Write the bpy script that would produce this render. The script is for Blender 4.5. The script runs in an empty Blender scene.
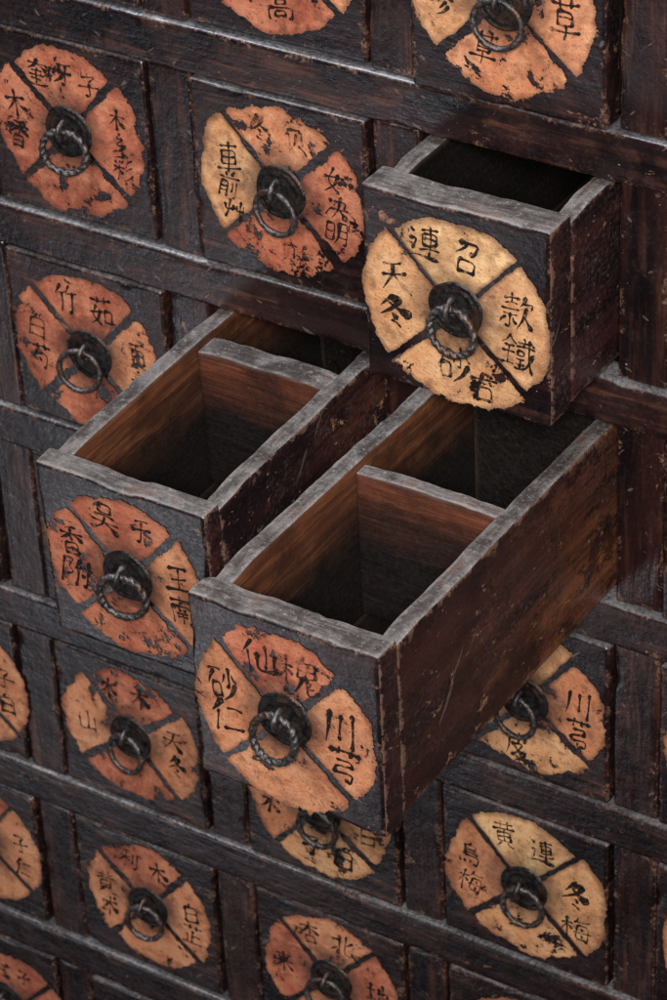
import bpy, math, random
import numpy as np
from mathutils import Matrix, Vector
random.seed(7)
U=0.16
HW,HH=0.395,0.393
scene=bpy.context.scene
col=scene.collection

# ------------------------------------------------------------ noise
def vn(p,seed=0):
    p=np.asarray(p,dtype=np.float64)+1000.0
    i=np.floor(p).astype(np.int64); f=p-i; f=f*f*(3-2*f)
    out=np.zeros(len(p))
    for dx in (0,1):
        for dy in (0,1):
            for dz in (0,1):
                h=((i[:,0]+dx)*374761393+(i[:,1]+dy)*668265263+(i[:,2]+dz)*1440662683+seed*974634777)&0xffffffff
                h=((h^(h>>13))*1274126177)&0xffffffff
                h=((h^(h>>16))*2246822519)&0xffffffff
                v=(h^(h>>15))/4294967296.0
                w=(f[:,0] if dx else 1-f[:,0])*(f[:,1] if dy else 1-f[:,1])*(f[:,2] if dz else 1-f[:,2])
                out+=v*w
    return out
def fbm(p,seed=0):
    return (vn(p,seed)*.55+vn(p*2.1,seed+1)*.28+vn(p*4.3,seed+2)*.17)

# ------------------------------------------------------------ node helper
class B:
    def __init__(s,name):
        s.m=bpy.data.materials.new(name); s.m.use_nodes=True
        s.nt=s.m.node_tree; s.n=s.nt.nodes; s.l=s.nt.links
        s.bsdf=s.n["Principled BSDF"]
        tc=s.n.new("ShaderNodeTexCoord"); oi=s.n.new("ShaderNodeObjectInfo")
        v=s.n.new("ShaderNodeVectorMath"); v.operation='MULTIPLY_ADD'
        s.l.new(oi.outputs["Random"],v.inputs[0]); v.inputs[1].default_value=(7.3,5.1,9.7)
        s.l.new(tc.outputs["Object"],v.inputs[2]); s.co=v.outputs[0]; s.obj=tc.outputs["Object"]; s.rnd=oi.outputs["Random"]
    def put(s,sock,v):
        if isinstance(v,bpy.types.NodeSocket): s.l.new(v,sock)
        elif isinstance(v,(tuple,list)) and len(v)==3 and sock.type=='RGBA': sock.default_value=(*v,1)
        else: sock.default_value=v
    def scale(s,vec,sc):
        n=s.n.new("ShaderNodeVectorMath"); n.operation='MULTIPLY'
        s.put(n.inputs[0],vec); n.inputs[1].default_value=sc; return n.outputs[0]
    def length(s,vec):
        n=s.n.new("ShaderNodeVectorMath"); n.operation='LENGTH'; s.put(n.inputs[0],vec); return n.outputs["Value"]
    def rot(s,vec,ang,sc):
        n=s.n.new("ShaderNodeMapping"); n.vector_type='TEXTURE'; s.put(n.inputs["Vector"],vec)
        n.inputs["Rotation"].default_value=ang; n.inputs["Scale"].default_value=sc; return n.outputs[0]
    def noise(s,vec,scale,detail=4,rough=.6,dist=0):
        n=s.n.new("ShaderNodeTexNoise"); s.put(n.inputs["Vector"],vec)
        n.inputs["Scale"].default_value=scale; n.inputs["Detail"].default_value=detail
        n.inputs["Roughness"].default_value=rough; n.inputs["Distortion"].default_value=dist
        return n.outputs["Fac"]
    def rng(s,f,a,b,c=0,d=1):
        n=s.n.new("ShaderNodeMapRange"); s.put(n.inputs[0],f)
        for k,x in enumerate((a,b,c,d)): s.put(n.inputs[k+1],x)
        return n.outputs[0]
    def mth(s,op,a,b=0.0,clamp=False):
        n=s.n.new("ShaderNodeMath"); n.operation=op; n.use_clamp=clamp; s.put(n.inputs[0],a); s.put(n.inputs[1],b); return n.outputs[0]
    def mix(s,f,a,b,mode='MIX'):
        n=s.n.new("ShaderNodeMix"); n.data_type='RGBA'; n.blend_type=mode
        s.put(n.inputs[0],f); s.put(n.inputs[6],a); s.put(n.inputs[7],b); return n.outputs[2]
    def attr(s,name):
        n=s.n.new("ShaderNodeAttribute"); n.attribute_name=name; return n.outputs["Fac"]
    def nz(s):
        g=s.n.new("ShaderNodeNewGeometry"); x=s.n.new("ShaderNodeSeparateXYZ"); s.l.new(g.outputs["Normal"],x.inputs[0]); return x.outputs[2]
    def sep(s,v,k):
        x=s.n.new("ShaderNodeSeparateXYZ"); s.l.new(v,x.inputs[0]); return x.outputs[k]
    def bump(s,h,dist,strength=1.0,prev=None):
        n=s.n.new("ShaderNodeBump"); n.inputs["Strength"].default_value=strength; n.inputs["Distance"].default_value=dist
        s.put(n.inputs["Height"],h)
        if prev is not None: s.l.new(prev,n.inputs["Normal"])
        return n.outputs[0]
    def fin(s,color,rough,normal=None,**kw):
        s.put(s.bsdf.inputs["Base Color"],color); s.put(s.bsdf.inputs["Roughness"],rough)
        if normal is not None: s.l.new(normal,s.bsdf.inputs["Normal"])
        for k,v in kw.items(): s.put(s.bsdf.inputs[k.replace('_',' ')],v)
        return s.m
def gv(axis,a,c):
    v=[c,c,c]; v['XYZ'.index(axis)]=a; return tuple(v)

def lacquer(axis,name,warm=0.0):
    b=B(name)
    g=b.scale(b.co,gv(axis,.09,1.0))
    streak=b.noise(g,210,4,.6,.3)
    wide=b.noise(g,55,4,.6,.6)
    blot=b.noise(b.co,24,5,.65)
    big=b.noise(b.co,8,3,.6)
    fine=b.noise(b.co,420,4,.7)
    c=b.mix(b.rng(wide,.40,.66),(0.0040,0.0027,0.0035),(0.0130+.010*warm,0.0056+.002*warm,0.0064))
    rub=b.mth('MULTIPLY',b.rng(blot,.46,.60),b.rng(big,.40,.58))
    c=b.mix(b.mth('MULTIPLY',b.rng(streak,.50,.66,0,.9),b.mth('ADD',b.mth('MULTIPLY',rub,.9),.08+.25*warm,True)),c,(0.090,0.034,0.021))
    c=b.mix(b.mth('MULTIPLY',rub,.30),c,(0.045,0.018,0.013))
    c=b.mix(b.mth('MULTIPLY',b.rng(fine,.52,.74),b.rng(blot,.40,.7,.0,.20)),c,(0.12,0.108,0.12))
    s1=b.noise(b.rot(b.co,(0,.5,.4),(16,1,1)),230,2,.5); s2=b.noise(b.rot(b.co,(.3,-.75,-.3),(16,1,1)),210,2,.5)
    sc=b.mth('MAXIMUM',b.rng(s1,.72,.74),b.rng(s2,.72,.74))
    c=b.mix(b.mth('MULTIPLY',sc,.35),c,(0.20,0.15,0.13))
    e=b.attr("edge")
    en=b.noise(b.co,60,6,.78)
    em=b.rng(b.mth('SUBTRACT',b.mth('MULTIPLY',b.rng(en,.50,.74),.0105),e),-.0004,.0008)
    c=b.mix(b.mth('MULTIPLY',em,b.rng(fine,.35,.6,.25,.8)),c,b.mix(b.rng(fine,.42,.62),(0.044,0.020,0.014),(0.17,0.095,0.064)))
    ch=b.noise(b.scale(b.co,gv(axis,.55,1)),60,6,.74,.2)
    c=b.mix(b.rng(ch,.655,.670,0,.88),c,b.mix(b.rng(fine,.45,.6),(0.12,0.045,0.025),(0.27,0.14,0.085)))
    sp=b.noise(b.co,260,3,.6)
    c=b.mix(b.rng(sp,.740,.760,0,.7),c,(0.36,0.31,0.27))
    up=b.rng(b.nz(),.30,.95)
    c=b.mix(b.mth('MULTIPLY',up,b.rng(blot,.34,.60,.3,.9)),c,b.mix(b.rng(fine,.35,.65),(0.055,0.050,0.055),(0.21,0.205,0.215)))
    h=b.mth('ADD',b.mth('MULTIPLY',streak,.55),b.mth('ADD',b.mth('MULTIPLY',ch,1.0),b.mth('MULTIPLY',fine,.10)))
    n=b.bump(h,.0007,.7); n=b.bump(blot,.0022,.5,n)
    r=b.rng(b.mth('ADD',fine,b.mth('MULTIPLY',blot,.8)),.65,1.15,.18,.46)
    return b.fin(c,r,n,Specular_IOR_Level=.55)
def rawwood(axis,name,base,dark,light,low_shade=False):
    b=B(name)
    g=b.scale(b.co,gv(axis,.08,1.0))
    streak=b.noise(g,200,5,.65,.4)
    wide=b.noise(g,40,4,.55,1.2)
    w=b.n.new("ShaderNodeTexWave"); w.wave_type='BANDS'; w.bands_direction='Z' if axis!='Z' else 'X'
    b.l.new(b.scale(b.co,gv(axis,.25,1.0)),w.inputs["Vector"]); w.inputs["Scale"].default_value=30; w.inputs["Distortion"].default_value=9; w.inputs["Detail"].default_value=3; w.inputs["Detail Scale"].default_value=.6
    blot=b.noise(b.co,16,5,.62); fine=b.noise(b.co,380,4,.7)
    c=b.mix(b.rng(wide,.3,.7),dark,base)
    c=b.mix(b.mth('MULTIPLY',w.outputs["Fac"],.5),c,dark)
    c=b.mix(b.rng(streak,.5,.72,0,.6),c,light)
    c=b.mix(b.rng(blot,.47,.63,0,.8),c,tuple(x*.3 for x in dark))
    c=b.mix(b.rng(fine,.66,.76,0,.4),c,(0.22,0.15,0.10))
    e=b.attr("edge")
    c=b.mix(b.rng(e,.0,.004,.55,0),c,(0.05,0.03,0.022))
    if low_shade:  # compartment shade painted into the wood colour, near black towards the bottom
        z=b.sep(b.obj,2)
        shade_mask=b.rng(b.mth('ADD',z,b.mth('MULTIPLY',b.mth('SUBTRACT',blot,.5),.06)),.050,.004,0,.985)
        c=b.mix(shade_mask,c,(0.003,0.0018,0.0016))
    h=b.mth('ADD',streak,b.mth('MULTIPLY',fine,.3))
    n=b.bump(h,.0012,.9)
    return b.fin(c,b.rng(fine,.3,.7,.42,.68),n)
def topedge(axis,name):
    b=B(name)
    g=b.scale(b.co,gv(axis,.12,1.0))
    streak=b.noise(g,240,5,.65,.3); blot=b.noise(b.co,34,6,.7); fine=b.noise(b.co,330,5,.75)
    c=b.mix(b.rng(blot,.40,.60),(0.036,0.025,0.022),(0.175,0.157,0.150))
    c=b.mix(b.rng(streak,.47,.60,0,.75),c,(0.026,0.017,0.014))
    c=b.mix(b.rng(fine,.56,.68,0,.6),c,(0.34,0.315,0.30))
    c=b.mix(b.rng(fine,.42,.32,0,.8),c,(0.012,0.009,0.008))
    c=b.mix(b.rng(blot,.56,.61,0,.6),c,(0.10,0.048,0.032))
    e=b.attr("edge"); c=b.mix(b.mth('MULTIPLY',b.rng(e,.0005,.003,.6,0),b.rng(blot,.35,.55)),c,(0.27,0.245,0.23))
    n=b.bump(b.mth('ADD',streak,fine),.0018,1.0)
    return b.fin(c,.56,n)
def sidewood(name,warmth=1.0):
    b=B(name)
    g=b.scale(b.co,(1,.07,1))
    streak=b.noise(g,210,5,.65,.3); wide=b.noise(g,45,4,.6,.8); blot=b.noise(b.co,20,6,.68); fine=b.noise(b.co,360,4,.7)
    c=b.mix(b.rng(wide,.38,.64),(0.0085,0.0048,0.0062),(0.040,0.0135,0.0130))
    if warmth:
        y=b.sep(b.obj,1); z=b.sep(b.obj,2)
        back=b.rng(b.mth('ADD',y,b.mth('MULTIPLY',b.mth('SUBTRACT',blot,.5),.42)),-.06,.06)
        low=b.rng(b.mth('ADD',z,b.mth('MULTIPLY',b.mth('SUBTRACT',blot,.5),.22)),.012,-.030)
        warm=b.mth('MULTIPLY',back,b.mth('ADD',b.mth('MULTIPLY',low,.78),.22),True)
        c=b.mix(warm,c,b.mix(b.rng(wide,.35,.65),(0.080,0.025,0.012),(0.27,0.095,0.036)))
    c=b.mix(b.rng(streak,.54,.68,0,.75),c,(0.007,0.004,0.0038))
    dk=b.noise(b.scale(b.co,(1,.6,1)),38,6,.75,.3)
    c=b.mix(b.rng(dk,.53,.57,0,.75),c,(0.0085,0.005,0.006))
    c=b.mix(b.mth('MULTIPLY',b.rng(fine,.5,.7),b.rng(blot,.42,.66,0,.45)),c,(0.16,0.13,0.135))
    ch=b.noise(b.scale(b.co,(1,.7,1)),60,6,.78,.3)
    c=b.mix(b.rng(ch,.618,.636,0,.9),c,b.mix(b.rng(fine,.4,.6),(0.15,0.062,0.034),(0.36,0.21,0.13)))
    sp=b.noise(b.scale(b.co,(1,.45,1)),240,4,.72)
    c=b.mix(b.rng(sp,.680,.705,0,.8),c,(0.38,0.31,0.28))
    s1=b.noise(b.rot(b.co,(.9,0,0),(1,14,1)),200,2,.5)
    c=b.mix(b.rng(s1,.72,.74,0,.4),c,(0.22,0.17,0.15))
    e=b.attr("edge"); en=b.noise(b.co,70,6,.78)
    em=b.rng(b.mth('SUBTRACT',b.mth('MULTIPLY',b.rng(en,.46,.72),.010),e),-.0004,.0008)
    c=b.mix(b.mth('MULTIPLY',em,.7),c,(0.17,0.095,0.068))
    h=b.mth('ADD',b.mth('MULTIPLY',streak,.7),b.mth('ADD',ch,b.mth('MULTIPLY',fine,.2)))
    n=b.bump(h,.0010,.8); n=b.bump(blot,.003,.5,n)
    return b.fin(c,b.rng(fine,.35,.7,.24,.48),n,Specular_IOR_Level=.6)
def paper(name,c1,c2):
    b=B(name)
    blot=b.noise(b.co,42,5,.65); fine=b.noise(b.co,520,4,.7); mid=b.noise(b.co,130,5,.65)
    med=b.noise(b.co,62,6,.68,.3); lar=b.noise(b.co,24,4,.6)
    fib=b.noise(b.scale(b.co,(.25,1,1)),420,4,.65)
    pe=b.attr("pedge"); we=b.attr("wear")
    br=(c1[0]*.50,c1[1]*.46,c1[2]*.48)
    c=b.mix(b.rng(blot,.38,.62),c1,c2)
    c=b.mix(b.rng(b.mth('ADD',b.mth('MULTIPLY',lar,.55),b.mth('MULTIPLY',med,.45)),.47,.60,0,.85),c,br)
    c=b.mix(b.rng(mid,.53,.66,0,.65),c,tuple(x*.36 for x in c1))
    c=b.mix(b.rng(med,.41,.31,0,.7),c,(c2[0]*1.10,c2[1]*1.22,c2[2]*1.3))
    c=b.mix(b.rng(fib,.56,.70,0,.3),c,tuple(min(1,x*1.25) for x in c2))
    c=b.mix(b.rng(fine,.43,.32,0,.75),c,(0.06,0.028,0.018))
    sx=b.noise(b.rot(b.co,(0,.9,0),(10,1,1)),260,3,.6)
    c=b.mix(b.rng(sx,.68,.72,0,.45),c,(0.05,0.026,0.018))
    c=b.mix(b.rng(b.mth('ADD',pe,b.mth('MULTIPLY',mid,-.006)),-.0028,.0034,.92,0),c,(0.060,0.026,0.018))
    rr=b.length(b.obj)
    c=b.mix(b.rng(b.mth('ADD',rr,b.mth('MULTIPLY',med,-.02)),.006,.024,.85,0),c,(0.030,0.016,0.012))
    d=b.mth('MINIMUM',b.mth('MULTIPLY',pe,400.),3.0)
    wf=b.mth('MULTIPLY',b.rng(b.mth('ADD',b.mth('MULTIPLY',mid,.45),b.mth('MULTIPLY',blot,.55)),.39,.66),b.mth('MULTIPLY',we,1.25))
    a=b.rng(b.mth('SUBTRACT',d,wf),-.05,.05)
    hn=b.mth('ADD',b.mth('MULTIPLY',med,.82),b.mth('MULTIPLY',fine,.18))
    thr=b.mth('SUBTRACT',.700,b.mth('MULTIPLY',we,.050))
    hole=b.rng(b.mth('SUBTRACT',thr,hn),-.006,.008)
    a=b.mth('MULTIPLY',a,hole)
    n=b.bump(b.mth('ADD',b.mth('MULTIPLY',mid,1.0),b.mth('MULTIPLY',fine,.3)),.0011,.8)
    n=b.bump(a,.0011,.95,n)
    return b.fin(c,b.rng(fine,.3,.7,.44,.70),n,Alpha=a,Specular_IOR_Level=.4)
def inkmat():
    b=B("brush_ink")
    f=b.noise(b.co,330,4,.7); g=b.noise(b.co,85,5,.7); w=b.attr("wear")
    thr=b.mth('SUBTRACT',.655,b.mth('MULTIPLY',w,.16))
    k=b.rng(b.mth('SUBTRACT',thr,b.mth('ADD',b.mth('MULTIPLY',g,.7),b.mth('MULTIPLY',f,.3))),-.05,.05,.15,1)
    a=b.mth('MULTIPLY',b.rng(f,.33,.47,.20,.96),k)
    return b.fin((0.010,0.008,0.008),.8,None,Alpha=a,Specular_IOR_Level=.15)
def iron(name,lo,hi):
    b=B(name)
    f=b.noise(b.co,260,5,.7); g=b.noise(b.co,90,4,.6)
    c=b.mix(b.rng(f,.4,.65),lo,hi)
    c=b.mix(b.rng(g,.50,.64,0,.7),c,(0.085,0.042,0.026))
    n=b.bump(b.mth('ADD',f,g),.0011,.85)
    return b.fin(c,b.rng(f,.3,.7,.24,.44),n,Metallic=.7)
LX=lacquer('X',"lacquered_wood_horizontal",.1); LZ=lacquer('Z',"lacquered_wood_vertical",.7); LF=lacquer('X',"drawer_face_lacquer",.1)
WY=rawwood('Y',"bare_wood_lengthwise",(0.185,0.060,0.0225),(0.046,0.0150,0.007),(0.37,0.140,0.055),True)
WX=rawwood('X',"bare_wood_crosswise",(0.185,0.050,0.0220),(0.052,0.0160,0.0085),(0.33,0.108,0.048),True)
TY=topedge('Y',"dusty_edge_lengthwise"); TX=topedge('X',"dusty_edge_crosswise")
SW=sidewood("worn_side_wood"); SP_=sidewood("worn_end_wood",0)
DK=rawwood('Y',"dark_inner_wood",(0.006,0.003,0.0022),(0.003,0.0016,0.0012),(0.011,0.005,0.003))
PAP={'r':paper("paper_red",(0.38,0.100,0.052),(0.47,0.175,0.095)),
     'o':paper("paper_orange",(0.49,0.178,0.082),(0.56,0.258,0.135)),
     't':paper("paper_tan",(0.54,0.245,0.108),(0.61,0.340,0.172)),
     'c':paper("paper_cream",(0.62,0.325,0.145),(0.69,0.440,0.225)),
     'b':paper("paper_brown",(0.27,0.13,0.07),(0.38,0.22,0.12))}
INK=inkmat(); IR=iron("old_iron",(0.032,0.029,0.032),(0.15,0.135,0.13)); IP=iron("dark_plate_iron",(0.014,0.012,0.013),(0.055,0.048,0.047))

# ------------------------------------------------------------ mesh helpers
def mkmesh(name,V,F,mats,midx=None,attrs=None,smooth=True):
    me=bpy.data.meshes.new(name)
    V=np.asarray(V,dtype=np.float32)
    me.from_pydata(V.tolist(),[],F if isinstance(F,list) else F.tolist())
    for m in mats: me.materials.append(m)
    if midx is not None: me.polygons.foreach_set("material_index",np.asarray(midx,dtype=np.int32))
    for k,a in (attrs or {}).items():
        at=me.attributes.new(k,'FLOAT','POINT'); at.data.foreach_set("value",np.asarray(a,dtype=np.float32))
    if smooth: me.polygons.foreach_set("use_smooth",[True]*len(me.polygons))
    me.update(); return me
def obj(name,me,parent=None,loc=(0,0,0),rot=(0,0,0)):
    o=bpy.data.objects.new(name,me); col.objects.link(o)
    o.location=loc; o.rotation_euler=rot
    if parent: o.parent=parent
    return o
SEED=[0]
def boxmesh(name,L,mats,side=(0,0,0,0,0,0),res=.003,r0=.0009,chip=.004,freq=45,deform=None):
    """worn board; side = material slot for -x,+x,-y,+y,-z,+z"""
    SEED[0]+=1; sd=SEED[0]
    ax=[]
    for l in L:
        n=max(1,int(round(l/res))); a=np.linspace(0,l,n+1)
        if l>.006:
            ex=np.array([.0004,.001,.002]); a=np.concatenate([a,ex,l-ex])
        a=np.unique(np.round(a,6)); 
        keep=[0]
        for k in range(1,len(a)):
            if a[k]-a[keep[-1]]>.00035: keep.append(k)
        keep[-1]=len(a)-1
        ax.append(a[keep]-l/2)
    nx,ny,nz=map(len,ax)
    def gid(i,j,k): return (i*ny+j)*nz+k
    quads=[];mi=[]
    def add(A,s):
        q=np.stack([A[:-1,:-1],A[1:,:-1],A[1:,1:],A[:-1,1:]],-1).reshape(-1,4)
        if s in(0,3,4): q=q[:,::-1]
        quads.append(q); mi.append(np.full(len(q),side[s]))
    I,J,Kk=np.arange(nx),np.arange(ny),np.arange(nz)
    add(gid(0,J[:,None],Kk[None,:]),0); add(gid(nx-1,J[:,None],Kk[None,:]),1)
    add(gid(I[:,None],0,Kk[None,:]),2); add(gid(I[:,None],ny-1,Kk[None,:]),3)
    add(gid(I[:,None],J[None,:],0),4); add(gid(I[:,None],J[None,:],nz-1),5)
    Q=np.concatenate(quads); M=np.concatenate(mi)
    u,inv=np.unique(Q.ravel(),return_inverse=True); Q=inv.reshape(-1,4)
    P=np.stack([ax[0][u//(ny*nz)],ax[1][(u//nz)%ny],ax[2][u%nz]],-1)
    half=np.array(L)/2
    D=np.sort(half-np.abs(P),axis=1); edge=D[:,1]
    off=np.array([sd*3.17,sd*1.31,sd*2.73])
    n1=fbm(P*freq*2+off,sd); n2=fbm(P*freq+off*2,sd+9)
    r=r0*(.45+1.1*n1)+chip*np.clip((n2-.56)/.26,0,1)**1.5
    r=np.minimum(r,.46*min(L))[:,None]
    q=np.clip(P,-(half-r),half-r); d=P-q; ln=np.linalg.norm(d,axis=1,keepdims=True)
    P=np.where(ln>1e-9,q+d/np.maximum(ln,1e-9)*r,P)
    if deform is not None: P=deform(P,edge,sd)
    return mkmesh(name,P,Q,mats,M,{"edge":edge})

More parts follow.
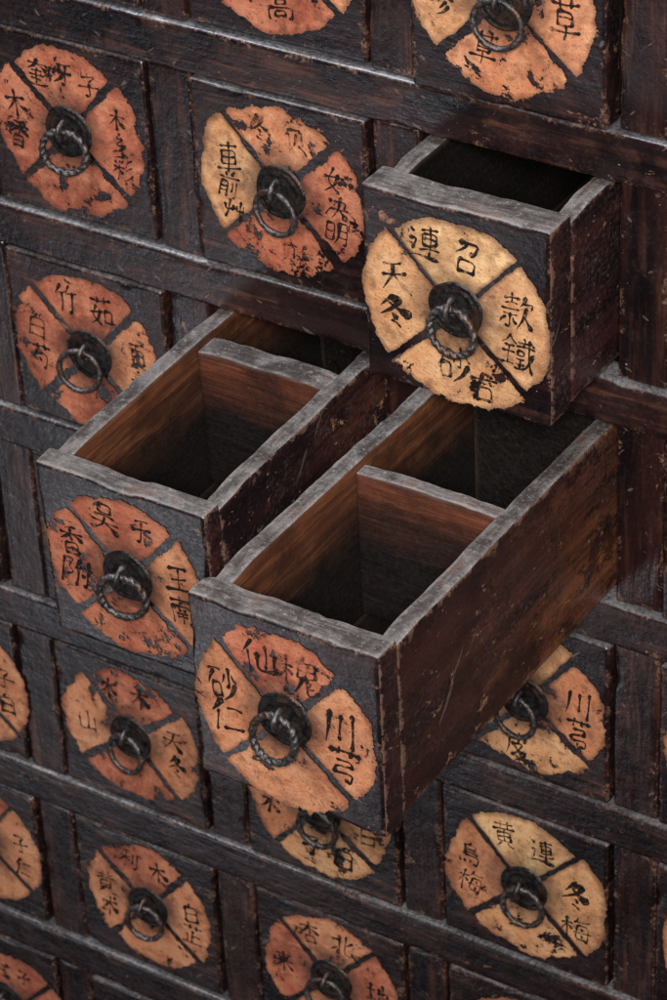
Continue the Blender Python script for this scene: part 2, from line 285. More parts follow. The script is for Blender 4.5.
# ------------------------------------------------------------ brush characters
GR="1,1.3 9,1.1;3.4,0.1 3.4,2.3;6.6,0.1 6.6,2.3;"
REN="<3,0.4 0.6,4.6;2.2,3.2 2.2,9.6;"
S={
'木':"1,3.5 9,3.2;5,0.5 5,9.8;<4.8,3.6 3,6.2 0.8,8;>5.2,3.6 7,6.2 9.6,7.8",
'白':"<5,0.2 4,1.8;2,2 2,9.3;2,2 8,2 8,9.3;2.2,5.4 7.8,5.3;2.2,8.8 7.8,8.7",
'冬':"<4.5,0.3 3.3,2.3 1.2,4.3;<3.8,1.8 7.2,1.6 5,4.2 0.8,6.4;>3.2,2.6 6,4.6 9.5,6.2;4.5,6 5.8,7;4,8 6.2,9.4",
'子':"2,1.2 7.6,1 5.2,3.4;5.2,3.4 5.4,8.6 3.6,8.2;0.8,5 9.4,4.7",
'牙':"1.8,1.4 8,1.2;<3,1.6 2.4,4.4;2.4,4.6 9,4.3;6,1.4 6,9.2 4.6,8.6;<5.8,4.8 3.6,7 1,8.6",
'奎':"1,2 9,1.8;<5,0.2 4,2.6 1,4.6;>5.2,2 9.2,4.4;3,4.6 7,4.5;5,3.8 5,6.4;2,6.3 8,6.2;3,7.8 7,7.7;5,6.6 5,9.4;1,9.5 9,9.4",
'香':"<7,0.2 3,1;1,2.4 9,2.2;5,0.8 5,5;<4.6,2.6 1,5;>5.2,2.6 9.2,4.8;3,5.6 3,9.8;3,5.6 7.2,5.5 7.2,9.8;3.2,7.6 7,7.5;3.2,9.4 7,9.4",
'乡':"4,0.5 2,3 5.5,3;5.5,3 2,6 6.5,5.8;<7.5,5 5,8.2 1,9.6",
'彩':"<5,0.4 1,1.2;1.2,2 1.8,3;3,1.8 3.3,2.8;<5,1.6 4.2,3;0.8,4.6 5.6,4.4;3.2,3.4 3.2,9.6;<3,4.8 0.6,7.6;>3.4,4.8 5.4,6.8;<8.6,0.6 6,3;<9,3.4 6,6;<9.6,6.2 5.8,9.6",
'真':"2,1.4 8,1.3;5,0.2 5,2.4;2.8,2.6 2.8,7.4;2.8,2.6 7.2,2.6 7.2,7.4;3,4.2 7,4.2;3,5.8 7,5.8;0.8,7.6 9.2,7.5;<3.6,8 1.8,9.8;6.2,8 8.2,9.6",
'蒿':GR+"1.6,3.6 8.4,3.4;5,2.6 5,3.6;3.4,4.4 3.4,5.8;3.4,4.4 6.6,4.4 6.6,5.8;3.4,5.7 6.6,5.7;1.6,6.6 1.6,9.8;1.6,6.6 8.6,6.5 8.6,9.8 7.6,9.4;3.6,7.6 3.6,9.2;3.6,7.6 6.4,7.6 6.4,9.2;3.6,9.1 6.4,9.1",
'草':GR+"3,3.2 3,6.4;3,3.2 7,3.2 7,6.4;3,4.8 7,4.8;3,6.3 7,6.3;0.8,7.8 9.4,7.6;5,6.4 5,10",
'参':"5,0 3,1.8 7,1.6;6.2,1 7.4,2.2;1.4,3 8.8,2.8;<4.8,2 3.6,4 1,5.6;>5.4,3 7,4.2 9.2,5.2;<5.8,4.4 3.8,5.8;<6.6,5.6 3.6,7.6;<7.4,6.8 5,9 2.4,9.8",
'贝':"2.4,1 2.4,6.6;2.4,1 7.6,1 7.6,6.6;<5,2.4 4.6,6 1.4,9.4;5.6,6.8 8.6,9.4",
'車':"1.8,1.5 8.2,1.4;2.4,3 2.4,7;2.4,3 7.6,3 7.6,7;2.4,5 7.6,5;2.4,6.9 7.6,6.9;0.6,8.5 9.6,8.3;5,0.2 5,10",
'前':"3,0.3 3.8,1.6;<7,0.2 6.2,1.6;0.8,2.4 9.4,2.2;2,4 2,9.4;2,4 4.8,4 4.8,9.4;2,5.6 4.8,5.6;2,7.2 4.8,7.2;6.6,4 6.6,7.4;8.6,3.6 8.6,9.6 7.6,9.2",
'艸':"1,3.6 1,5.6 4.4,5.4;2.8,1 2.8,6 1.4,9.4;4.4,3.4 4.4,5.6;6,3.6 6,5.6 9.4,5.4;7.8,1 7.8,9.6;9.4,3.4 9.4,5.6",
'女':"4.4,0.6 2.6,5.2 7.6,9.4;<7,3 5.6,6.6 1.4,9.6;0.8,4.2 9.4,3.8",
'决':"1,2 2,3.2;0.8,8.4 2.6,6;3.4,3.2 8.2,3 8.2,5.6;2.8,5.8 9.6,5.6;<5.8,0.8 5.6,6 2.8,9.6;>6,5.8 9.6,9.4",
'明':"1,1.8 1,8;1,1.8 4,1.8 4,8;1,4.8 4,4.8;1,7.9 4,7.9;<5.8,1 5.8,7 4.6,9.6;5.8,1 9.2,1 9.2,9.6 8,9;5.8,3.8 9.2,3.8;5.8,6.2 9.2,6.2",
'竹':"<2.6,0.4 0.6,4;1.6,3 4.6,2.8;3.2,3 3.2,9.6;<6.8,0.4 5.2,3.8;6,3 9.6,2.8;8,3 8,9.6 6.8,9",
'茹':GR+"3,3 1.6,6.6 4.8,9.4;<4.4,4.8 3.6,7.6 0.8,9.8;0.6,5.4 5.4,5;6.4,4.8 6.4,8.8;6.4,4.8 9.2,4.8 9.2,8.8;6.4,8.7 9.2,8.7",
'芍':GR+"<3.4,3 1.4,6;3,4.2 8.4,4 7.8,9.2 6.4,8.8;4,5.8 5.4,7.2",
'百':"1,1 9,0.9;<5,1 4.2,3;2.2,3.2 2.2,9.6;2.2,3.2 7.8,3.2 7.8,9.6;2.2,6.2 7.8,6.2;2.2,9.4 7.8,9.4",
'部':"3,0.2 3.4,1.2;1,1.8 5.6,1.6;2,2.4 2.4,3.8;4.8,2.2 4,3.8;0.6,4.4 6,4.2;1.6,5.8 1.6,9;1.6,5.8 5,5.8 5,9;1.6,8.9 5,8.9;7,1 7,9.8;7,1 9.4,1 8,4 9.6,5.8 7.6,7.4",
'天':"2,1.8 8,1.6;1,4.8 9.2,4.5;<5,1.8 4.6,5 1,9.4;>5.2,5 9.4,9.4",
'山':"5,0.8 5,8.4;1.4,3.8 1.4,8.6 8.6,8.4;8.6,3.4 8.6,9",
'利':"<4.8,0.4 1,1.4;0.6,3.4 5.8,3.2;3.2,1 3.2,9.6;<3,3.6 0.4,6.8;3.4,3.8 5.4,5.6;7,1.6 7,6.4;9,0.6 9,9.4 7.6,8.8",
'芷':GR+"5,3.4 5,9;5,6 8.2,5.8;2.6,5 2.6,9;0.8,9.2 9.4,9",
'黄':"1.4,1.4 8.6,1.3;3.6,0.2 3.6,3;6.4,0.2 6.4,3;0.8,3.2 9.2,3.1;2.6,4.4 2.6,7.8;2.6,4.4 7.4,4.4 7.4,7.8;5,3.2 5,7.8;2.6,6 7.4,6;2.6,7.7 7.4,7.7;<3.8,8.2 1.6,9.8;6,8.2 8.6,9.8",
'朮':"1,3.5 9,3.2;5,0.5 5,9.8;<4.8,3.6 3,6.2 0.8,8;>5.2,3.6 7,6.2 9.6,7.8;7,0.6 8,1.8",
'仁':REN+"4.6,2.6 8.8,2.4;4,8.4 9.4,8.2",
'杏':"1,2.4 9,2.2;5,0.2 5,5.6;<4.8,2.6 1,5.8;>5.2,2.6 9.2,5.4;3,6.6 3,9.8;3,6.6 7,6.6 7,9.8;3,9.6 7,9.6",
'北':"0.8,3.4 3.4,3.2;3.6,0.8 3.6,9.2;<3.6,6.8 0.6,8.6;<9,2.4 6.4,4.6;6.2,0.6 6.2,8.8 9.4,8.6 9.4,7",
'来':"1.6,2 8.4,1.8;2.8,2.8 3.8,4.4;7.4,2.6 6.4,4.4;0.6,5 9.4,4.8;5,0.2 5,9.9;<4.8,5.2 0.8,8.8;>5.2,5.2 9.4,8.6",
'地':"0.6,3.6 3.8,3.4;2.2,1 2.2,7.4;0.4,8 4.2,7;4.6,4.6 9.2,3.4 8.8,6.4;7,0.8 7,6.8;5.4,2 5.4,8.8 9.6,8.6 9.6,7.2",
'川':"<2,1 1.8,6 0.6,9.2;5,1.6 5,8;8.4,0.8 8.4,9.8",
'芎':GR+"2.8,3.6 7.2,3.4 7.2,5.2;7.2,5.2 2.8,5.4 2.4,7.2;2.4,7.2 7.8,7 7.2,9.8 5.4,9.2",
'皮':"<2,2.4 2,6 0.8,9.6;2,2.4 9,2.2 8.2,3.8;5.4,0.2 5.4,4.8;2.4,5 7.8,4.8 5.8,8 3,9.8;>3.8,5.6 6,8 9.4,9.6",
'連':"4,1.4 9,1.3;4.6,2.4 4.6,5.4;4.6,2.4 8.4,2.4 8.4,5.4;4.6,3.9 8.4,3.9;4.6,5.3 8.4,5.3;3.8,6.7 9.4,6.6;6.5,0.4 6.5,8.4;1,1 2,2;0.8,4 2.6,3.8 1.6,7;>0.4,8.6 3,8.2 9.6,9.6",
'召':"2,1 8,0.9 7,4.2 5.8,3.8;<4.4,1 3.8,3 1,5;2.6,5.8 2.6,9.6;2.6,5.8 7.6,5.8 7.4,9.6;2.6,9.4 7.4,9.4",
'烏':"<5,0.0 4,1.2;2.4,1.4 2.4,5.8;2.4,1.4 7,1.3 7,3.6;2.4,2.5 7,2.4;2.4,3.6 7,3.5;2.4,4.7 8.2,4.6;2.4,5.8 8.8,5.6 8,9.6 6.8,9;0.8,7.4 1.2,9;3,7.4 3.3,8.8;5,7.3 5.3,8.6",
'梅':"0.4,3.4 4,3.2;2.2,0.8 2.2,9.8;<2.1,3.6 0.2,6.8;2.4,4 3.8,5.4;<5.6,0.4 4.4,2.6;5.2,1.8 9.4,1.6;5.4,3.4 4.8,8.6 8.8,8.6;5.4,3.4 9,3.4 8.6,9.6 7.6,9.2;4.2,6 9.8,5.8;6.8,4.2 7.2,5;6.6,6.8 7,7.8",
'款':"1,1.6 5.4,1.5;3.2,0.2 3.2,2.8;1.4,2.9 5,2.8;0.8,4.4 5.4,4.3;1.2,5.8 5.2,5.7;3.2,5.8 3.2,9.6 2.2,9.2;<2,6.8 0.6,8.6;4.2,6.8 5.2,8.2;<7,0.4 5.8,3.4;6.6,2.4 9.4,2.2 8.8,3.6;<7.6,3.4 7.2,6.6 5.4,9.6;>7.4,6 9.8,9.4",
'鐵':"<2.6,0.2 0.4,3;2.6,0.6 4.4,2.4;1.2,3.4 3.8,3.3;0.8,5 4.2,4.9;2.5,3.4 2.5,8.4;0.6,8.8 4.4,8.2;5,1.6 8,1.5;6.4,0.4 6.4,2.8;4.6,3 9.6,2.8;5,4 7,4 7,5.4 5,5.4 5,4;4.8,6.4 7.2,6.3;4.8,7.6 7.2,7.5;6,6.4 6,8.8;4.6,9.2 7.4,8.6;8,0.6 8.4,6 9.8,9.4;<9.4,4 8.2,7.4 6.8,9.6;8.8,0.8 9.4,1.8",
'砂':"0.6,1.6 4.4,1.5;<2.4,1.6 0.4,6;1.6,5 1.6,8.8;1.6,5 4,5 4,8.8;1.6,8.6 4,8.6;7,0.6 7,6 6.2,5.6;<5.8,2.4 4.8,5;8.2,2.2 9.4,4.4;<9.2,5 7.4,8 4.6,9.8",
'右':"0.8,2.6 9.4,2.4;<4.6,0.4 3.8,4 0.8,8;3.4,5.4 3.4,9.6;3.4,5.4 8,5.4 8,9.6;3.4,9.4 8,9.4",
'吴':"3,0.8 3,3.4;3,0.8 7,0.8 7,3.4;3,3.3 7,3.3;2,4.8 8,4.6;0.8,6.6 9.4,6.4;<5,4.8 4.4,7.4 1,9.8;>5.2,6.8 9.4,9.6",
'于':"2,1.4 8,1.2;0.8,4.4 9.4,4.1;5.2,1.4 5.2,9.2 3.4,8.4",
'附':"1,1 1,9.8;1,1 3.8,1 2.2,3.8 4,5.4 2,6.8;<5.8,0.6 4.2,4.4;5.2,3.4 5.2,9.6;6.2,3.4 9.8,3.2;8.6,0.6 8.6,9.4 7.4,8.8;6.8,5 7.4,6.4",
'王':"1.6,1.4 8.4,1.2;2.2,4.8 7.8,4.6;0.6,8.8 9.4,8.6;5,1.4 5,8.6",
'南':"1.2,1.6 8.8,1.5;5,0.2 5,3;1.4,3.4 1.4,9.6;1.4,3.4 8.6,3.3 8.6,9.6 7.4,9.2;3.6,4.2 4.2,5.2;6.6,4 5.8,5.2;3,5.8 7,5.8;3,7.4 7,7.3;5,5.6 5,9.6",
'仙':REN+"6.6,1.4 6.6,8.2;4.4,4 4.4,8.6 9,8.4;9,3.8 9,8.8",
'槐':"0.4,3.2 4,3;2.2,0.6 2.2,9.8;<2.1,3.4 0.2,6.6;2.4,3.8 3.6,5.2;<7,0 6.2,1.2;4.8,1.4 4.8,5;4.8,1.4 9.2,1.4 9.2,5;4.8,3.2 9.2,3.2;4.8,4.9 9.2,4.9;7,1.4 7,5;<6.4,5 4.2,9.6;7.4,5 7.4,9.4 9.8,9.2 9.8,8;8.2,6 7.8,7.8 9,7.6",
}
def strokes(ch,rng):
    """brush ribbons of one character"""
    out=[]; L=S[ch].split(';'); bw=.66 if len(L)<=6 else (.54 if len(L)<=10 else .42)
    jt=.34 if len(L)<=6 else .2
    for st in L:
        st=st.strip()
        if not st: continue
        k='n'
        if st[0] in '<>': k=st[0]; st=st[1:]
        P=np.array([[float(q) for q in a.split(',')] for a in st.split()])
        P=P+np.array([[rng.uniform(-jt,jt),rng.uniform(-jt,jt)] for _ in P])
        short=np.linalg.norm(P[-1]-P[0])<2.4 and len(P)==2
        if len(P)>2:
            Q=[P[0]]
            for a,b_ in zip(P[:-1],P[1:]): Q+= [a*.82+b_*.18,a*.18+b_*.82]
            Q.append(P[-1]); P=np.array(Q)
        seg=np.r_[0,np.cumsum(np.linalg.norm(np.diff(P,axis=0),axis=1))]
        n=max(7,int(seg[-1]/.42)); s=np.linspace(0,seg[-1],n)
        X=np.stack([np.interp(s,seg,P[:,0]),np.interp(s,seg,P[:,1])],1)
        t=s/seg[-1]; bow=rng.uniform(-.4,.4) if len(P)==2 else 0
        d=P[-1]-P[0]; d=d/max(np.linalg.norm(d),1e-6); X+=np.sin(t*math.pi)[:,None]*bow*np.array([-d[1],d[0]])
        if short: w=.55+.75*t
        elif k=='<': w=1.4-1.2*t
        elif k=='>': w=.45+1.2*np.exp(-((t-.78)/.25)**2)
        else: w=.68+.55*np.exp(-(t/.16)**2)+.50*np.exp(-((1-t)/.14)**2)-.22*np.sin(t*math.pi)
        w=w*bw*rng.uniform(.62,1.35)*(1+.35*(vn(np.stack([s*2.2,s*0+rng.random()*50,s*0],1),5)-.5))
        w[0]*=.55; w[-1]*=.5 if k=='n' else .25
        out.append((X,w))
    return out

# ------------------------------------------------------------ label
def labelmesh(sectors,chars,seed,sc=1.0):
    rng=random.Random(seed)
    V=[];F=[];MI=[];PE=[];WE=[]
    keys=list(PAP.keys()); mats=[PAP[k] for k in keys]+[INK]
    for (a0,a1,ri,ro,cm,wear) in sectors:
        am=math.radians((a0+a1)/2)
        a0r,a1r=math.radians(a0+rng.uniform(-.6,1.0)),math.radians(a1-rng.uniform(-.6,1.0)); ri*=U; ro*=U*sc*rng.uniform(.96,1.02)
        ox,oz=rng.uniform(0,.005)*U*math.cos(am),rng.uniform(0,.005)*U*math.sin(am)
        na=max(4,int((a1-a0)/2)); nr=22; base=len(V); ph=rng.uniform(0,6)
        for ia in range(na+1):
            a=a0r+(a1r-a0r)*ia/na
            rr=ro*(1+.018*math.sin(a*3+ph)+.013*math.sin(a*8+ph*2))
            for ir in range(nr+1):
                r=ri+(rr-ri)*ir/nr
                V.append((ox+r*math.cos(a),-.0004,oz+r*math.sin(a)))
                da=min(a-a0r,a1r-a)
                PE.append(max(0,min(r*math.sin(min(da,1.5))*1.9,(rr-r)*1.1,(r-ri)*2))); WE.append(wear)
        for ia in range(na):
            for ir in range(nr):
                p=base+ia*(nr+1)+ir; F.append([p,p+nr+1,p+nr+2,p+1][::-1]); MI.append(keys.index(cm))
    cnt=0
    for k,it in enumerate(chars):
        ch,x,z,s=it[:4]; fade=it[4] if len(it)>4 else rng.uniform(.0,.45)
        x*=sc; z*=sc
        th=rng.uniform(-.14,.12); sx=rng.uniform(.84,1.02); sh=rng.uniform(-.03,.14); s=s*rng.uniform(.92,1.08)
        ct,sn=math.cos(th),math.sin(th)
        for X,w in strokes(ch,rng):
            cnt+=1
            T=np.gradient(X,axis=0); T/=np.maximum(np.linalg.norm(T,axis=1,keepdims=True),1e-6)
            N=np.stack([-T[:,1],T[:,0]],1)
            A=X+N*w[:,None]; C=X-N*w[:,None]; base=len(V)
            A=np.concatenate([[X[0]-T[0]*w[0]*.8],A,[X[-1]+T[-1]*w[-1]*.8]]); C=np.concatenate([[X[0]-T[0]*w[0]*.8+1e-3],C,[X[-1]+T[-1]*w[-1]*.8+1e-3]])
            for q in np.stack([A,C],1).reshape(-1,2):
                a=(q[0]-5)/10*sx; b_=-(q[1]-5)/10; a+=b_*sh; b_+=a*.05
                V.append(((x+(a*ct-b_*sn)*s)*U,-.0006-cnt*.000008,(z+(a*sn+b_*ct)*s)*U)); PE.append(.01); WE.append(fade)
            for m_ in range(len(A)-1):
                p=base+2*m_; F.append([p,p+2,p+3,p+1]); MI.append(len(keys))
    return mkmesh("paper_label",V,F,mats,MI,{"pedge":PE,"wear":WE},smooth=False)

# ------------------------------------------------------------ handle
def torus(R,r,nR,nr,twist=0,amp=0,seed=0,axis='Y'):
    V=[];F=[]
    for i in range(nR):
        t=2*math.pi*i/nR
        for j in range(nr):
            p=2*math.pi*j/nr
            tw=twist*t/2+.5*math.sin(3*t+seed)
            rr=r*(1+amp*(1+.35*math.sin(2*t+seed))*math.cos(2*(p-tw)))+.00020*math.sin(5*t+seed)
            RR=R*(1+.04*math.sin(2*t+seed))
            x=(RR+rr*math.cos(p))*math.cos(t); z=(RR+rr*math.cos(p))*math.sin(t); y=rr*math.sin(p)
            V.append((x,y,z) if axis=='Y' else (y,x,z))
    for i in range(nR):
        for j in range(nr):
            F.append([i*nr+j,((i+1)%nR)*nr+j,((i+1)%nR)*nr+(j+1)%nr,i*nr+(j+1)%nr])
    return V,F
RT=[mkmesh("ring",*torus(.0144,.0022,132,16,18,.15,1),[IR]),mkmesh("ring",*torus(.0140,.0018,64,12,0,0.05,2),[IR]),mkmesh("ring",*torus(.0140,.0020,110,14,12,.11,3),[IR]),mkmesh("ring",*torus(.0144,.0022,132,16,20,.14,5),[IR])]
STP=mkmesh("handle",*torus(.0056,.0018,28,12,0,.1,1,'X'),[IR])
def plate(seed):
    V=[(0,-.0030,0)];F=[];nr,na=18,72
    for i in range(1,nr+1):
        f=i/nr
        for j in range(na):
            t=2*math.pi*j/na
            R=.0180*(1+.012*math.cos(5*t+seed)+.018*math.sin(3*t+seed))
            y=-.0010-.0020*math.exp(-(f/.42)**2)-.0010*math.exp(-((f-.70)/.05)**2)-.0008*math.exp(-((f-.93)/.05)**2)
            if i==nr: y=.0006
            V.append((R*f*math.cos(t),y,R*f*math.sin(t)))
    V=np.array(V); V[:,1]+= (vn(V*220,seed)-.5)*.0008*(V[:,1]<0)
    for j in range(na): F.append([0,1+j,1+(j+1)%na])
    for i in range(nr-1):
        for j in range(na):
            a=1+i*na+j; b_=1+i*na+(j+1)%na; F.append([a,a+na,b_+na,b_])
    return mkmesh("backplate",V,F,[IP])
PL=[plate(k) for k in range(4)]
def handle(parent,dx,z,rnd,kind):
    h=obj("handle",STP,parent,(dx,-.0056,z+.003))
    p=obj("backplate",PL[rnd.randrange(4)],h,(0,.0056,-.003),(0,rnd.uniform(0,6),0))
    sw=rnd.uniform(-.4,.4); R=.0142
    r=obj("ring",RT[kind],h,(R*math.sin(sw),-.0016,-R*math.cos(sw)),(rnd.uniform(-.18,-.04),rnd.uniform(0,.6),rnd.uniform(-.2,.2)))
    return h

# ------------------------------------------------------------ cabinet
I0,I1,J0,J1=-1,4,-1,6
OW=.403
cab=bpy.data.objects.new("medicine_cabinet",None); col.objects.link(cab)
cab.location=((I0-.6)*U,0,-(J1+.6)*U)
cab["label"]="dark lacquered wooden apothecary cabinet with a grid of small drawers"; cab["category"]="cabinet"
cb=Vector(cab.location)
def part(name,me,c,label=None):
    o=obj(name,me,cab,(c[0]*U-cb.x,c[1]*U-cb.y,c[2]*U-cb.z)); 
    if label:o["label"]=label
    return o
gap=1-2*OW
W=(I1-I0+1)+gap
xc=(I0+I1)/2
for j in range(J0,J1+2):
    part("rail",boxmesh("rail",(W*U,.13*U,gap*U),[LX],res=.0032,r0=.0024,chip=.0052,freq=30),(xc,.065-.010,-(j-.5)))
for i in range(I0,I1+2):
    for j in range(J0,J1+1):
        part("post",boxmesh("post",(gap*U,.11*U,(1-gap)*U-.0004),[LZ],res=.0032,r0=.0019,chip=.0050,freq=34),(i-.5,.055+.008+random.uniform(0,.012),-j))
for j in range(J0,J1+2):
    part("shelf",boxmesh("shelf",(W*U*.99,1.75*U,.10*U),[DK],res=.03,r0=.001,chip=0),(xc,.125+.875,-(j-.5)))
for i in range(I0,I1+2):
    part("partition",boxmesh("partition",(.12*U,1.74*U,(J1-J0+1)*U*.985),[DK],res=.03,r0=.001,chip=0),(i-.5,.13+.87,-(J0+J1)/2))
part("back_panel",boxmesh("back_panel",(W*U,.08*U,(J1-J0+1.19)*U),[DK],res=.03,r0=.001,chip=0),(xc,1.92,-(J0+J1)/2))

# ------------------------------------------------------------ drawers
def secs(cols,wear,rot=0,ro=.370,ri=.075,g=1.0):
    out=[]
    st=[(-43,47),(47,134),(134,224),(224,317)]
    for (a,b),c,w in zip(st,cols,wear): out.append((a+g/2+rot,b-g/2+rot,ri,ro,c,w))
    return out
SP={
(1,0):dict(cols='oroo',wear=(1,1,1,1.5),ch=[('白',0,-.22,.12)]),
(2,0):dict(cols='oorr',wear=(1.2,1,1.2,1.6),ch=[('真',-.13,-.19,.13),('蒿',.03,-.22,.14)]),
(3,0):dict(cols='ooto',wear=(1.6,1,1.8,2.6),off=(-.005,.03,1.03),ch=[('草',.23,-.03,.15),('草',-.08,-.20,.13),('参',-.24,-.06,.12)]),
(1,1):dict(cols='rrrr',wear=(2.3,2.2,2.4,2.5),ch=[('奎',-.13,.23,.12),('牙',.0,.25,.12),('子',.12,.22,.12),('木',-.25,.07,.12),('香',-.25,-.07,.12),('木',.24,.11,.10),('乡',.25,.01,.10),('彩',.25,-.10,.12)]),
(2,1):dict(cols='rotr',wear=(2.4,2.4,1.5,2.9),ch=[('冬',-.08,.25,.12,.7),('贝',.08,.23,.11,.8),('車',-.23,.09,.13,0),('前',-.24,-.03,.12,0),('艸',-.22,-.13,.11,0),('女',.24,.11,.11),('决',.25,.0,.11),('明',.24,-.11,.11),('贝',.02,-.26,.10,.8)]),
(1,2):dict(cols='orrr',wear=(2.6,1.8,2.3,2.5),off=(.0,-.02,1.03),ch=[('竹',-.09,.24,.14),('茹',.08,.23,.14),('白',-.25,.07,.12),('芍',-.25,-.07,.12),('百',.24,.08,.11,.8),('部',.25,-.05,.12,.8)]),
(1,4):dict(cols='oror',wear=(2.1,2.3,2.3,2.3),ch=[('木',-.10,.24,.12),('木',.07,.24,.12,.6),('天',.23,.07,.13),('冬',.24,-.07,.13),('山',-.24,.0,.13,.5)]),
(1,5):dict(cols='oroo',wear=(1.9,2.2,2.1,2.2),ch=[('利',-.09,.25,.12),('木',.07,.24,.12),('白',.24,.07,.12),('芷',.24,-.06,.13),('黄',-.24,.05,.12),('朮',-.23,-.09,.12,.6)]),
(0,4):dict(cols='oroo',wear=(1.7,1,1,1),off=(.07,.0,1.),ch=[('子',.24,.06,.13),('白',.24,-.08,.12)]),
(0,5):dict(cols='oroo',wear=(1.7,1,1,1),off=(.04,.0,1.),ch=[('子',.24,.06,.12),('仁',.24,-.08,.12)]),
(0,6):dict(cols='rroo',wear=(1.7,1.8,1,1),off=(.10,-.08,1.),ch=[('白',-.07,.24,.12),('子',.08,.24,.12)]),
(2,4):dict(cols='ttot',wear=(2.2,1,2.1,2.5),ch=[('子',-.04,-.22,.13,.4),('白',.12,-.22,.13,.4),('木',-.25,-.06,.12,.8),('白',.25,-.04,.12,.6)]),
(2,5):dict(cols='roro',wear=(2.0,2.1,2.1,1.5),ch=[('杏',-.10,.24,.13),('北',.07,.24,.13),('来',-.25,.0,.13),('地',.25,.03,.13)]),
(3,3):dict(cols='ottt',wear=(2.0,1.6,2.2,2.6),off=(.03,.0,1.),ch=[('川',.23,.07,.14),('芎',.23,-.08,.14),('皮',-.05,-.24,.13,.5)]),
(3,4):dict(cols='tcot',wear=(1.4,1.4,2.0,2.4),off=(.005,.0,1.05),ch=[('黄',-.09,.24,.14,.1),('連',.08,.22,.14,.1),('烏',-.245,.07,.14,.3),('梅',-.245,-.07,.13,.3),('冬',.23,.06,.15,.0),('梅',.23,-.11,.15,.0)]),
(3,1):dict(cols='tctt',wear=(1.2,1.0,1.6,2.0),off=(.0,-.025,1.05),ch=[('連',-.115,.235,.155,0),('召',.05,.225,.145,0),('款',.235,.07,.16,.1),('鐵',.235,-.09,.16,.1),('天',-.24,.08,.13,.9),('冬',-.24,-.06,.15,.5),('砂',-.01,-.20,.15,.6),('右',.10,-.26,.13,.7)]),
(2,2):dict(cols='orrr',wear=(2.0,1.9,2.3,2.4),off=(-.005,-.01,1.01),ch=[('吴',-.07,.245,.15,.1),('于',.09,.235,.13,.2),('香',-.24,.08,.14,.1),('附',-.235,-.06,.155,.0),('王',.235,.07,.13,.0),('南',.235,-.07,.14,.0)]),
(3,2):dict(cols='oroo',wear=(1.7,2.4,1.6,2.2),off=(-.015,-.03,1.03),ch=[('仙',-.08,.24,.15,.5),('槐',.07,.22,.16,.8),('砂',-.235,.075,.15,.0),('仁',-.225,-.065,.14,.0),('川',.23,.06,.16,0),('芎',.235,-.09,.155,.0)]),
}
pool='黄白子仁木天冬地皮芷参草'
labels={(3,1):"pulled out dark drawer with cream round paper label",
(2,2):"long half open drawer with divider and red label",
(3,2):"longest open drawer, divided in two, orange label",
(3,3):"closed drawer with worn peeling round label",
(2,4):"closed drawer with badly rubbed tan label",
(3,4):"closed dark drawer with cream and orange round label",
(2,1):"closed dark drawer with tan and red paper label"}
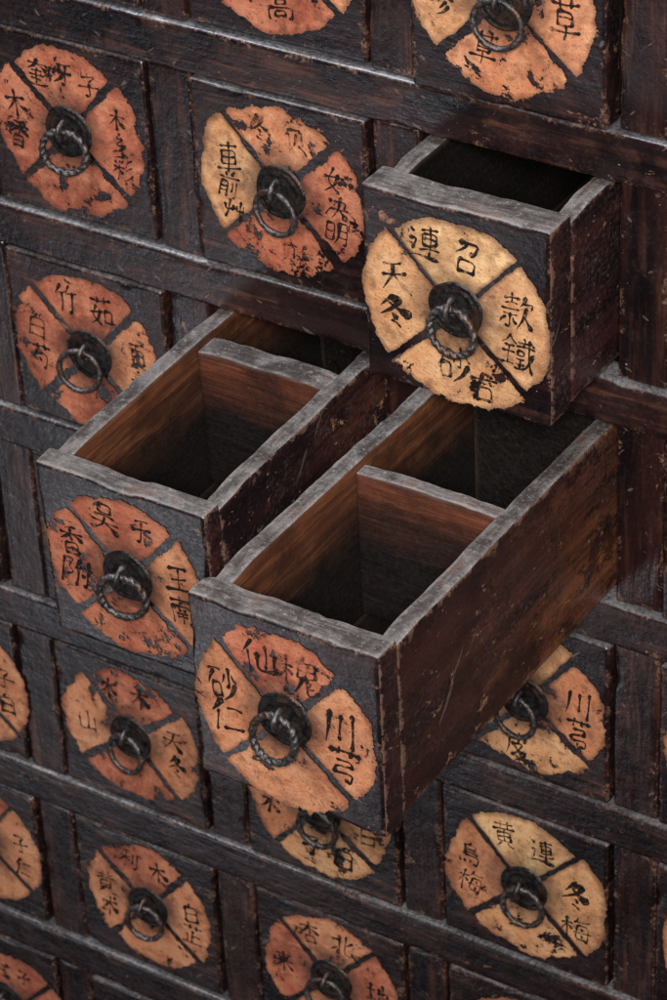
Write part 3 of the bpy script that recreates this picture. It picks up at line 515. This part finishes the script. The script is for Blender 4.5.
for i in range(I0,I1+1):
    for j in range(J0,J1+1):
        rnd=random.Random(i*31+j*7+5)
        op=(i,j) in ((3,1),(2,2),(3,2))
        d={(3,1):.402,(2,2):1.12,(3,2):1.587,(3,0):.045}.get((i,j),rnd.uniform(-.012,.014))
        hw={(3,1):.379,(2,2):.378,(3,2):.385}.get((i,j),.390-rnd.uniform(0,.005))
        sx_={(3,1):-.012,(3,2):-.006}.get((i,j),0)
        hh=HH if op else .388
        T={(3,1):.15,(3,2):.12}.get((i,j),.10)
        dip=.042 if (i,j)==(2,2) else 0
        dr=bpy.data.objects.new("drawer",None); col.objects.link(dr)
        dr.location=((i+sx_)*U+(0 if op else rnd.uniform(-.004,.004)*U),-d*U,-j*U-(HH+dip)*U)
        dr.rotation_euler=(dip/1.12,0,0) if op else (0,rnd.uniform(-.007,.007),0)
        sp=SP.get((i,j)) or dict(cols=''.join(rnd.choice('rooo') for _ in range(4)),wear=[rnd.uniform(1,2.2) for _ in range(4)],
            ch=[(rnd.choice(pool),-.09,.24,.12),(rnd.choice(pool),.08,.23,.12),(rnd.choice(pool),.24,.06,.12),(rnd.choice(pool),.24,-.08,.12),(rnd.choice(pool),-.25,.05,.12),(rnd.choice(pool),-.24,-.08,.12)])
        dr["label"]=labels.get((i,j),"closed dark wooden drawer with round orange paper label and ring")
        dr["category"]="drawer"; dr["group"]="drawers of the apothecary cabinet"
        hz=HH*U
        def fdef(P,e,sd):
            top=P[:,2]>0
            n=fbm(np.stack([P[:,0]*30,P[:,1]*10,P[:,0]*0+sd],1),sd)
            P=P.copy(); P[:,2]-=np.where(top,(P[:,2]/hz)**8*np.clip(n-.5,0,1)*.007,0)
            return P
        obj("front_panel",boxmesh("front_panel",(2*hw*U,T*U,2*hh*U),[LF,TX,SP_],(0,2 if op else 0,0,2 if op else 0,0,1 if op else 0),res=.0017 if op else .003,r0=.0024 if op else .0020,chip=.0056 if op else .0050,freq=42,deform=fdef if op else None),dr,(0,T/2*U,hz))
        rot=rnd.uniform(-6,6) if not op else 0
        ox,oz,lsc=sp.get('off',(rnd.uniform(-.008,.008),rnd.uniform(-.008,.008),1.0))
        lx,lz=ox*U,oz*U
        obj("paper_label",labelmesh(secs(sp['cols'],sp['wear'],rot),sp['ch'],i*13+j*5+3,lsc),dr,(lx,0,hz+lz))
        handle(dr,lx*.5,hz+lz*.5,rnd,(0 if (i,j)!=(3,2) else 3) if op or (i,j)==(1,1) else rnd.choice((1,2,1,3)))
        Ls=1.75 if op else 1.5; st=.078
        if op:
            dark=(i,j)==(3,1)
            def sdef(P,e,sd):
                n=fbm(np.stack([P[:,1]*30,P[:,0]*0,P[:,0]*0+sd],1),sd)
                P=P.copy(); top=np.clip(P[:,2]/(HH*U),0,1)**6
                P[:,2]-=top*(np.clip(n-.5,0,1)*.005)
                yf=P[:,1]+Ls*U/2
                P[:,2]-=top*.003*np.exp(-(yf/.014)**2)
                return P
            for s in(-1,1):
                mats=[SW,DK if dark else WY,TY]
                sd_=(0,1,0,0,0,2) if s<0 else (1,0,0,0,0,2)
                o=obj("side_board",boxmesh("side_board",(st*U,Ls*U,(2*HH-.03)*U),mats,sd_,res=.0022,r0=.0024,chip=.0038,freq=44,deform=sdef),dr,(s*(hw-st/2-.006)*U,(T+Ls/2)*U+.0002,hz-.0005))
            iw=2*(hw-st-.006)
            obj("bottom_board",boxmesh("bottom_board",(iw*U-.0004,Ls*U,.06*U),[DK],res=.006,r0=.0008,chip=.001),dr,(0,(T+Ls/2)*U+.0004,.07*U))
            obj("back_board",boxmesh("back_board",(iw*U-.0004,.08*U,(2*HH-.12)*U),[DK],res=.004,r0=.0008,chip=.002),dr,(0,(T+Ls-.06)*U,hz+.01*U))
            if not dark:
                dv={(2,2):.98,(3,2):.97}[(i,j)]
                hd=2*HH-.145; dt={(2,2):.12,(3,2):.07}[(i,j)]
                def ddef(P,e,sd):
                    P=P.copy(); t=np.clip(P[:,2]/(hd*U/2),0,1)**4
                    P[:,2]-=t*.0018*(P[:,0]/(iw*U/2))**2
                    n=fbm(np.stack([P[:,0]*40,P[:,0]*0,P[:,0]*0+sd],1),sd); P[:,2]-=t*np.clip(n-.5,0,1)*.004
                    return P
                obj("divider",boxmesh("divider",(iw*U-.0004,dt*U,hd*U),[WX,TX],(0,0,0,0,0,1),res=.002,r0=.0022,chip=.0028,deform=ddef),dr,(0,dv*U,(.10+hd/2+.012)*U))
        else:
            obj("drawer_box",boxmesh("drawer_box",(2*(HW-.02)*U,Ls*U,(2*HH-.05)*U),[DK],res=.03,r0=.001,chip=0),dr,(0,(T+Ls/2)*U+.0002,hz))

# ------------------------------------------------------------ camera
cx,cy,cz,y,t,ro,f=7.87312,-8.40032,4.64893,0.59783,0.60278,0.05341,3125.98362
fw=np.array([-math.sin(y)*math.cos(t),math.cos(y)*math.cos(t),-math.sin(t)])
rt=np.array([math.cos(y),math.sin(y),0]); up=np.cross(rt,fw)
r2=rt*math.cos(ro)-up*math.sin(ro); u2=rt*math.sin(ro)+up*math.cos(ro)
cam=bpy.data.cameras.new("camera"); co=bpy.data.objects.new("camera",cam); col.objects.link(co)
m=Matrix.Identity(4)
for k in range(3): m[k][0]=r2[k]; m[k][1]=u2[k]; m[k][2]=-fw[k]
m[0][3],m[1][3],m[2][3]=cx*U,cy*U,cz*U
co.matrix_world=m
cam.sensor_fit='VERTICAL'; cam.sensor_height=36; cam.lens=f/1000*36; cam.clip_end=50; cam.clip_start=.05
cam.dof.use_dof=True; cam.dof.aperture_fstop=24
cam.dof.focus_distance=float(np.dot(np.array([3,-1.0,-1.9])-np.array([cx,cy,cz]),fw))*U
scene.camera=co

# ------------------------------------------------------------ light
w=bpy.data.worlds.new("World"); scene.world=w; w.use_nodes=True
w.node_tree.nodes["Background"].inputs[0].default_value=(.8,.86,1,1); w.node_tree.nodes["Background"].inputs[1].default_value=.010
tgt=Vector((2.2*U,-.3*U,-2.4*U))
def area(name,off,size,power,colr):
    l=bpy.data.lights.new(name,'AREA'); l.shape='RECTANGLE'; l.size,l.size_y=size; l.energy=power; l.color=colr
    o=bpy.data.objects.new(name,l); col.objects.link(o); o.location=tgt+Vector(off)
    o.rotation_euler=(-Vector(off)).to_track_quat('-Z','Y').to_euler()
area("key_light",(1.0,-1.5,1.35),(.45,.4),70,(1,.97,.94))
area("top_light",(-.7,-.3,1.9),(.9,.6),46,(.84,.91,1))
area("added_sheen_fill",(-1.2,-1.7,-1.3),(.7,.6),4.2,(.90,.91,1))  # added fill from low left, gives the front faces sheen; no lamp stands there
scene.view_settings.view_transform='Standard'; scene.view_settings.look='None'; scene.view_settings.exposure=0
